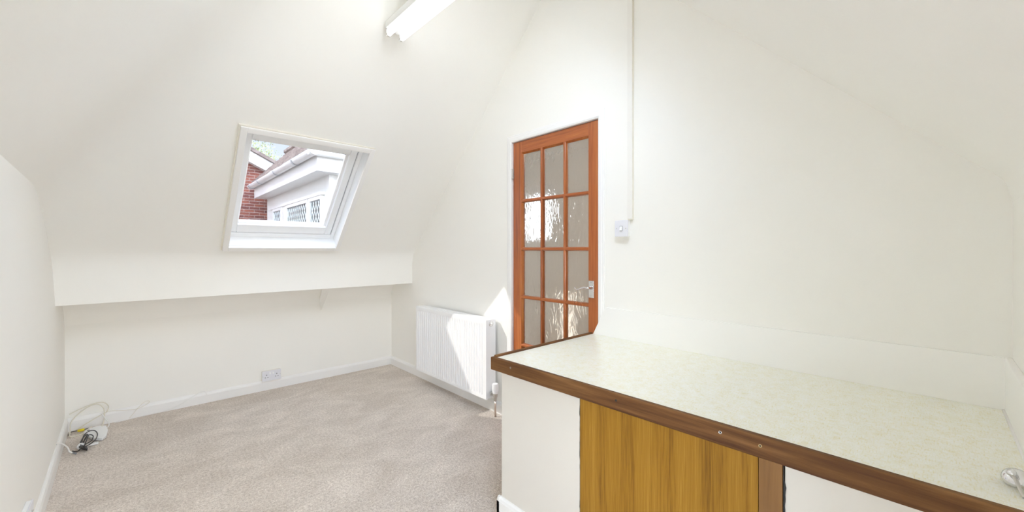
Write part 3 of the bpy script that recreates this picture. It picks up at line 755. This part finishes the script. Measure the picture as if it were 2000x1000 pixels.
# chrome fitting on the worktop by the right edge
ch = thing('chrome_fitting', (1.40, -0.112, ZT), 'small round chrome fitting with a pin on the worktop at its right end', 'fitting')
bm = bm_new(); dd = Vector((-0.62, 0.30, 0.62)).normalized(); pc = Vector((1.388, -0.117, ZT + 0.018))
lathe(bm, [(0, 0.021), (0.003, 0.021), (0.007, 0.016), (0.009, 0.008)], pc, dd, 28); obj('disc', bm, M_CHROME, ch, smooth=True)
bm = bm_new(); lathe(bm, [(0, 0.007), (0.012, 0.006), (0.016, 0.008), (0.020, 0.006)], pc + dd * 0.007, dd, 16); obj('collar', bm, M_CHROME, ch, smooth=True)
bm = bm_new(); cyl(bm, pc + dd * 0.018, (1.329, -0.123, ZT + 0.003), 0.003, 12); obj('pin', bm, M_STEEL, ch)

# ------------------------------------------------------------------ cables in the corner
def cable(name, pts, r, m, label, cat='cable', group=None, parent=None):
    bm = bm_new(); tube(bm, pts, r, 8); o = obj(name, bm, m, parent, smooth=True)
    return o if parent else tag(o, label, cat, group)
plate = thing('junction_plate', (-0.21, 3.93, 0), 'white eight-sided plastic plate lying on the carpet in the far left corner', 'cover plate')
bm = bm_new(); prism(bm, [(-0.265, 4.035), (-0.215, 4.050), (-0.178, 4.020), (-0.165, 3.93), (-0.168, 3.80), (-0.185, 3.765), (-0.225, 3.80), (-0.262, 3.90), (-0.285, 3.98)], 2, 0.004, 0.022)
obj('plate', bm, M_PLAS, plate, 0.004, 3)
bm = bm_new(); cyl(bm, (-0.262, 3.985, 0.020), (-0.262, 3.985, 0.026), 0.006, 12); obj('screw', bm, M_SLOT, plate)
bm = bm_new(); box(bm, -0.255, -0.20, 3.72, 3.752, 0.002, 0.012); tag(obj('plastic_clip', bm, M_CABLEW, bevel=0.003), 'small flat white plastic piece on the carpet beside the black plug', 'clip')
# black bundle
bl = thing('coiled_black_lead', (-0.245, 3.66, 0), 'black coiled lead tied with a white band lying on the carpet by the left wall', 'cable')
LOOPS = [[(-0.267, 3.666, 0.02), (-0.275, 3.746, 0.02), (-0.276, 3.861, 0.03), (-0.259, 3.925, 0.034), (-0.23, 3.919, 0.034), (-0.212, 3.852, 0.03), (-0.214, 3.75, 0.028), (-0.238, 3.696, 0.022), (-0.259, 3.676, 0.02)], [(-0.262, 3.656, 0.022), (-0.27, 3.739, 0.024), (-0.262, 3.827, 0.034), (-0.244, 3.838, 0.038), (-0.228, 3.799, 0.036), (-0.233, 3.735, 0.03), (-0.254, 3.71, 0.026), (-0.264, 3.685, 0.022)], [(-0.267, 3.639, 0.03), (-0.277, 3.714, 0.032), (-0.273, 3.811, 0.036), (-0.262, 3.859, 0.04), (-0.253, 3.832, 0.036), (-0.255, 3.747, 0.036), (-0.257, 3.681, 0.034), (-0.259, 3.649, 0.03)], [(-0.273, 3.698, 0.014), (-0.284, 3.78, 0.014), (-0.282, 3.849, 0.016), (-0.269, 3.892, 0.024), (-0.261, 3.845, 0.024), (-0.269, 3.787, 0.02), (-0.267, 3.731, 0.016), (-0.266, 3.691, 0.014)]]
for lp_ in LOOPS: cable('lead', lp_, 0.0028, M_BLACK, '', parent=bl)
cable('lead', [(-0.279, 3.69, 0.006), (-0.287, 3.671, 0.006), (-0.3, 3.674, 0.006), (-0.312, 3.695, 0.006)], 0.0030, M_BLACK, '', parent=bl)
bm = bm_new(); lathe(bm, [(0, 0.017), (0.003, 0.0185), (0.018, 0.0185), (0.021, 0.017)], (-0.277, 3.701, 0.0185), (0.1, 1, 0), 20); obj('band', bm, M_CABLEW, bl, smooth=True)['label'] = 'white band'
bm = bm_new(); hull(bm, [(-0.291, 3.727, 0.003), (-0.243, 3.638, 0.003), (-0.243, 3.673, 0.003), (-0.28, 3.752, 0.003), (-0.286, 3.689, 0.028), (-0.246, 3.618, 0.024), (-0.244, 3.654, 0.02), (-0.271, 3.702, 0.028)])
obj('plug', bm, M_BLACK, bl, 0.005, 3)
# yellow plug and its short lead
ye = thing('yellow_connector', (-0.30, 4.03, 0), 'small yellow plug on a thin dark lead in the far left corner', 'connector')
bm = bm_new(); lathe(bm, [(0, 0.004), (0.004, 0.0085), (0.030, 0.0095), (0.036, 0.006)], (-0.318, 4.060, 0.012), (1, -0.35, 0.1), 16); obj('plug', bm, M_YEL, ye, smooth=True)
cable('lead', [(-0.318, 4.060, 0.012), (-0.34, 4.075, 0.010), (-0.355, 4.07, 0.006), (-0.358, 4.03, 0.004)], 0.0028, mat('brown_lead', (0.10, 0.08, 0.06), 0.5), '', parent=ye)
cable('lead', [(-0.284, 4.048, 0.015), (-0.272, 4.045, 0.018), (-0.262, 4.03, 0.024)], 0.0028, M_SLOT, '', parent=ye)
# cream cables looping against the baseboard
Yc = YK - 0.030
cable('looped_cable', [(-0.200, 3.99, 0.012), (-0.190, Yc - .02, 0.055), (-0.196, Yc, 0.125), (-0.235, Yc + .004, 0.160), (-0.290, Yc, 0.140), (-0.345, Yc - .03, 0.085), (-0.352, Yc - .06, 0.02), (-0.345, Yc - .12, 0.008), (-0.30, Yc - .13, 0.008), (-0.25, Yc - .07, 0.03)],
      0.0034, M_CABLE, 'cream cable standing in the largest loop against the baseboard in the far left corner')
cable('looped_cable', [(-0.36, Yc - .002, 0.125), (-0.30, Yc + .006, 0.150), (-0.24, Yc + .008, 0.166), (-0.195, Yc + .004, 0.162), (-0.170, Yc, 0.128), (-0.180, Yc - .004, 0.092), (-0.215, Yc - .006, 0.075), (-0.27, Yc - .01, 0.045), (-0.33, Yc - .02, 0.010)],
      0.0030, M_CABLE, 'cream cable crossing the corner low behind the biggest loop')
cable('looped_cable', [(-0.205, Yc - .01, 0.088), (-0.185, Yc - .03, 0.055), (-0.165, Yc - .06, 0.018), (-0.175, Yc - .10, 0.008), (-0.21, Yc - .12, 0.02)],
      0.0032, M_CABLEW, 'short white cable dropping from the loops to the eight-sided plate')
cable('baseboard_cable', [(-0.20, Yc, 0.082), (-0.16, Yc + .004, 0.090), (-0.09, Yc + .004, 0.076), (-0.02, Yc + .004, 0.068), (0.03, Yc + .004, 0.086), (0.052, Yc + .004, 0.104), (0.030, Yc + .004, 0.112), (-0.005, Yc + .002, 0.085), (-0.035, Yc, 0.045), (-0.06, Yc - .004, 0.012)],
      0.0016, M_CABLE, 'thin cream cable forming a small loop on the baseboard right of the corner')
cable('baseboard_cable', [(-0.14, Yc - .02, 0.006), (0.0, Yc, 0.006), (0.12, Yc, 0.008), (0.20, Yc + .002, 0.022), (0.27, Yc + .004, 0.055), (0.335, Yc + .004, 0.092), (0.375, Yc + .006, 0.104), (0.392, Yc + .006, 0.092), (0.40, Yc + .006, 0.070)],
      0.0020, M_CABLEW, 'thin white cable climbing over the far baseboard midway to the socket')
wl = thing('aerial_lead', (-0.345, 3.60, 0), 'short white lead with a dark tip poking out at the left baseboard', 'cable')
cable('lead', [(-0.362, 3.56, 0.112), (-0.345, 3.59, 0.100), (-0.325, 3.62, 0.060), (-0.318, 3.63, 0.030), (-0.305, 3.63, 0.016)], 0.0038, M_CABLEW, '', parent=wl)
bm = bm_new(); cyl(bm, (-0.307, 3.632, 0.018), (-0.288, 3.628, 0.006), 0.005, 12); obj('plug', bm, M_SLOT, wl)

# ------------------------------------------------------------------ outside
bm = bm_new(); box(bm, -40, 40, -30, 60, -2.8, -2.6); struct(obj('ground', bm, M_GRASS))
HX, HY = 2.25, 6.75          # near corner of the white wing
HYW = 11.12         # far end of the wing
HYB = 11.4                   # brick wall behind
wing = thing('house_wing', (4.0, 9.0, -2.6), 'white clad house wing with a tiled roof and leaded windows outside the roof window', 'house')
bm = bm_new(); box(bm, HX, HX + 3.2, HY, HYW, -2.6, 2.62); obj('wall', bm, M_CLAD, wing)
bm = bm_new(); box(bm, HX - 0.02, HX + 0.06, HY - 0.02, HY + 0.10, -2.6, 2.60); obj('corner_board', bm, M_GUT, wing)
# soffit box
bm = bm_new(); box(bm, HX - 0.27, HX + 3.4, HY - 0.24, HYW, 2.48, 2.74); obj('soffit_box', bm, M_GUT, wing, 0.01)
# gutter, half round on the long side and the end
def gutter(bm, p0, p1, r=0.075):
    p0, p1 = Vector(p0), Vector(p1); d = (p1 - p0).normalized(); s_ = d.cross(Vector((0, 0, 1)))
    pr = []
    for i in range(13):
        a_ = math.pi * i / 12; pr.append((math.cos(a_) * r, -math.sin(a_) * r))
    for i in range(12, -1, -1):
        a_ = math.pi * i / 12; pr.append((math.cos(a_) * (r - .006), -math.sin(a_) * (r - .006)))
    A_ = [bm.verts.new(p0 + s_ * a_ + Vector((0, 0, b_))) for a_, b_ in pr]; B_ = [bm.verts.new(p1 + s_ * a_ + Vector((0, 0, b_))) for a_, b_ in pr]
    for i in range(len(pr)): bm.faces.new((A_[i], B_[i], B_[(i + 1) % len(pr)], A_[(i + 1) % len(pr)]))
    for R_ in (A_, B_):
        for i in range(12): bm.faces.new((R_[i], R_[i + 1], R_[24 - i], R_[25 - i]))
GX = HX - 0.345; GZ = 2.765
bm = bm_new(); gutter(bm, (GX, HY - 0.39, GZ), (GX, HYW, GZ)); gutter(bm, (GX - 0.07, HY - 0.32, GZ), (HX + 3.4, HY - 0.32, GZ))
obj('gutter', bm, M_GUT, wing)
for y_ in (7.35, 8.6, 10.0, 10.9):
    bm = bm_new()
    pts = [(GX + math.cos(math.pi * i / 10) * 0.084, y_, GZ - math.sin(math.pi * i / 10) * 0.084) for i in range(11)]
    for a_, b_ in zip(pts, pts[1:]): hull(bm, [(a_[0], y_ - .03, a_[2]), (a_[0], y_ + .03, a_[2]), (b_[0], y_ - .03, b_[2]), (b_[0], y_ + .03, b_[2]), (a_[0] * .999, y_ - .03, a_[2] - .008), (b_[0] * .999, y_ + .03, b_[2] - .008)])
    obj('gutter_bracket', bm, M_GREY, wing)
# tiled hip roof
ridge_x, rz = HX + 0.42, 3.66
roof = bm_new()
ex, ez = GX + 0.02, 2.84; ey = HY - 0.30
courses = 9
for k in range(courses):
    t0, t1 = k / courses, (k + 1.25) / courses
    xa, za = ex + (ridge_x - ex) * t0, ez + (rz - ez) * t0; xb, zb = ex + (ridge_x - ex) * min(t1, 1), ez + (rz - ez) * min(t1, 1)
    ya = ey + (HY + 0.75 - ey) * t0; yb = ey + (HY + 0.75 - ey) * min(t1, 1)
    hull(roof, [(xa, ya, za + 0.035), (xa, ya, za + 0.01), (xb, yb, zb), (xb, yb, zb + 0.008), (xa, HYW, za + 0.035), (xa, HYW, za + 0.01), (xb, HYW, zb), (xb, HYW, zb + 0.008)])
    hull(roof, [(xa, ya, za + 0.035), (xa, ya, za + 0.01), (xb, yb, zb), (xb, yb, zb + 0.008), (HX + 3.4, ya, za + 0.035), (HX + 3.4, ya, za + 0.01), (HX + 3.4, yb, zb), (HX + 3.4, yb, zb + 0.008)])
obj('tiled_roof', roof, M_TILE, wing)
bm = bm_new(); tube(bm, [(ex, ey, ez + 0.05), (ridge_x, HY + 0.75, rz + 0.05), (ridge_x, HYW, rz + 0.05)], 0.07, 8, smooth=False); obj('ridge_tiles', bm, M_TILE, wing)
# band of windows on the long side
wz0, wz1 = 0.9, 2.18
bm = bm_new(); x_ = HX - 0.03
def fr_(bm, y0, y1, z0, z1, t_, xa=HX - 0.05, xb=HX + 0.04):
    box(bm, xa, xb, y0, y0 + t_, z0, z1); box(bm, xa, xb, y1 - t_, y1, z0, z1); box(bm, xa, xb, y0 + t_, y1 - t_, z1 - t_, z1); box(bm, xa, xb, y0 + t_, y1 - t_, z0, z0 + t_)
bounds = [(7.02, 7.72), (7.78, 9.25), (9.62, 10.38)]
for y0_, y1_ in bounds:
    bm = bm_new(); fr_(bm, y0_, y1_, wz0, wz1, 0.065); wf = obj('window', bm, M_GUT, wing, 0.005)
    bm = bm_new(); box(bm, HX - 0.02, HX - 0.005, y0_ + 0.06, y1_ - 0.06, wz0 + 0.06, wz1 - 0.06); obj('pane', bm, M_DGLASS, wf)
    bm = bm_new(); a0, a1, b0, b1 = y0_ + 0.065, y1_ - 0.065, wz0 + 0.065, wz1 - 0.065
    sp = 0.13; sl = 1.6
    def clipline(c0, s_):
        # line z = c0 + s_*y inside the pane
        out = []
        for y_ in (a0, a1):
            z_ = c0 + s_ * y_
            if b0 <= z_ <= b1: out.append((y_, z_))
        for z_ in (b0, b1):
            y_ = (z_ - c0) / s_
            if a0 < y_ < a1: out.append((y_, z_))
        return out[:2] if len(out) >= 2 else None
    for s_ in (sl, -sl):
        c_lo = min(b0 - s_ * a0, b0 - s_ * a1); c_hi = max(b1 - s_ * a0, b1 - s_ * a1)
        c0 = c_lo
        while c0 < c_hi:
            r2 = clipline(c0, s_)
            if r2: cyl(bm, (HX - 0.022, *r2[0]), (HX - 0.022, *r2[1]), 0.006, 5)
            c0 += sp * math.sqrt(1 + sl * sl) * 0.9
    obj('lead_lattice', bm, M_LEAD, wf)
bm = bm_new(); box(bm, HX - 0.06, HX + 0.02, 6.98, 10.65, 2.18, 2.23); box(bm, HX - 0.035, HX + 0.02, 9.25, 9.65, 0.9, 2.2); obj('window_surround', bm, M_GUT, wing)
# brick house
bh = thing('brick_house', (0.5, 13.5, -2.6), 'red brick gable wall with a white verge board beyond the white wing', 'house')
bm = bm_new(); prism(bm, [(-4.0, -2.6), (4.6, -2.6), (4.6, 2.2), (0.55, 4.20), (-4.0, 1.9)], 1, HYB + 0.05, HYB + 4.0)
obj('wall', bm, M_BRICK, bh)
bm = bm_new(); hull(bm, [(0.55, HYB - 0.12, 4.32), (0.55, HYB + 0.05, 4.32), (0.55, HYB - 0.12, 4.05), (0.55, HYB + 0.05, 4.05), (4.7, HYB - 0.12, 2.27), (4.7, HYB + 0.05, 2.27), (4.7, HYB - 0.12, 2.0), (4.7, HYB + 0.05, 2.0)])
obj('verge_board', bm, M_GUT, bh)['label'] = 'white verge board'
bm = bm_new()
hull(bm, [(0.5, HYB - 0.2, 4.34), (0.5, HYB + 4.1, 4.34), (4.75, HYB - 0.2, 2.27), (4.75, HYB + 4.1, 2.27), (0.5, HYB - 0.2, 4.42), (0.5, HYB + 4.1, 4.42), (4.75, HYB - 0.2, 2.35), (4.75, HYB + 4.1, 2.35)])
hull(bm, [(0.5, HYB - 0.2, 4.34), (0.5, HYB + 4.1, 4.34), (-4.1, HYB - 0.2, 1.92), (-4.1, HYB + 4.1, 1.92), (0.5, HYB - 0.2, 4.42), (0.5, HYB + 4.1, 4.42), (-4.1, HYB - 0.2, 2.0), (-4.1, HYB + 4.1, 2.0)])
obj('tiled_roof', bm, M_TILE, bh)
# trees beyond
def tree(cx, cy, top, rr, seed, label):
    t = thing('tree', (cx, cy, -2.6), label, 'tree', None)
    bm = bm_new(); tube(bm, [(cx, cy, -2.6), (cx + .1, cy, 0), (cx, cy + .1, top - rr * 1.2)], 0.2, 8, rad=lambda u: 0.24 * (1 - 0.6 * u))
    r2 = random.Random(seed)
    for i in range(14):
        a_ = r2.uniform(0, 6.28); h_ = r2.uniform(-0.2, 0.9) * rr
        tube(bm, [(cx, cy, top - rr * 1.9), (cx + math.cos(a_) * rr * .4, cy + math.sin(a_) * rr * .4, top - rr * 1.3 + h_ * .4), (cx + math.cos(a_) * rr * .8, cy + math.sin(a_) * rr * .8, top - rr + h_ * .8)], 0.05, 5, rad=lambda u: 0.05 * (1 - .7 * u))
    obj('trunk', bm, M_BARK, t)
    bm = bm_new()
    for i in range(9000):
        u_ = Vector((r2.gauss(0, 1), r2.gauss(0, 1), r2.gauss(0, 1))).normalized() * rr * (r2.random() ** 0.45)
        u_ *= 0.8 + 0.4 * noise.noise(u_.normalized() * 2.5 + Vector((seed, 0, 0)))
        c0 = Vector((cx, cy, top - rr)) + u_
        a_ = Vector((r2.uniform(-1, 1), r2.uniform(-1, 1), r2.uniform(-1, 1))).normalized(); b_ = a_.orthogonal().normalized(); s_ = r2.uniform(0.03, 0.06)
        bm.faces.new([bm.verts.new(c0 + a_ * s_), bm.verts.new(c0 + b_ * s_ * .6), bm.verts.new(c0 - a_ * s_), bm.verts.new(c0 - b_ * s_ * .6)])
    obj('foliage', bm, M_LEAF, t, norm=False)
tree(3.1, 20.0, 6.5, 2.2, 3, 'leafy pale green tree showing above the brick gable, left in the roof window')
tree(8.3, 24.5, 8.0, 2.4, 8, 'taller leafy tree partly hidden behind the tiled roof of the white wing')
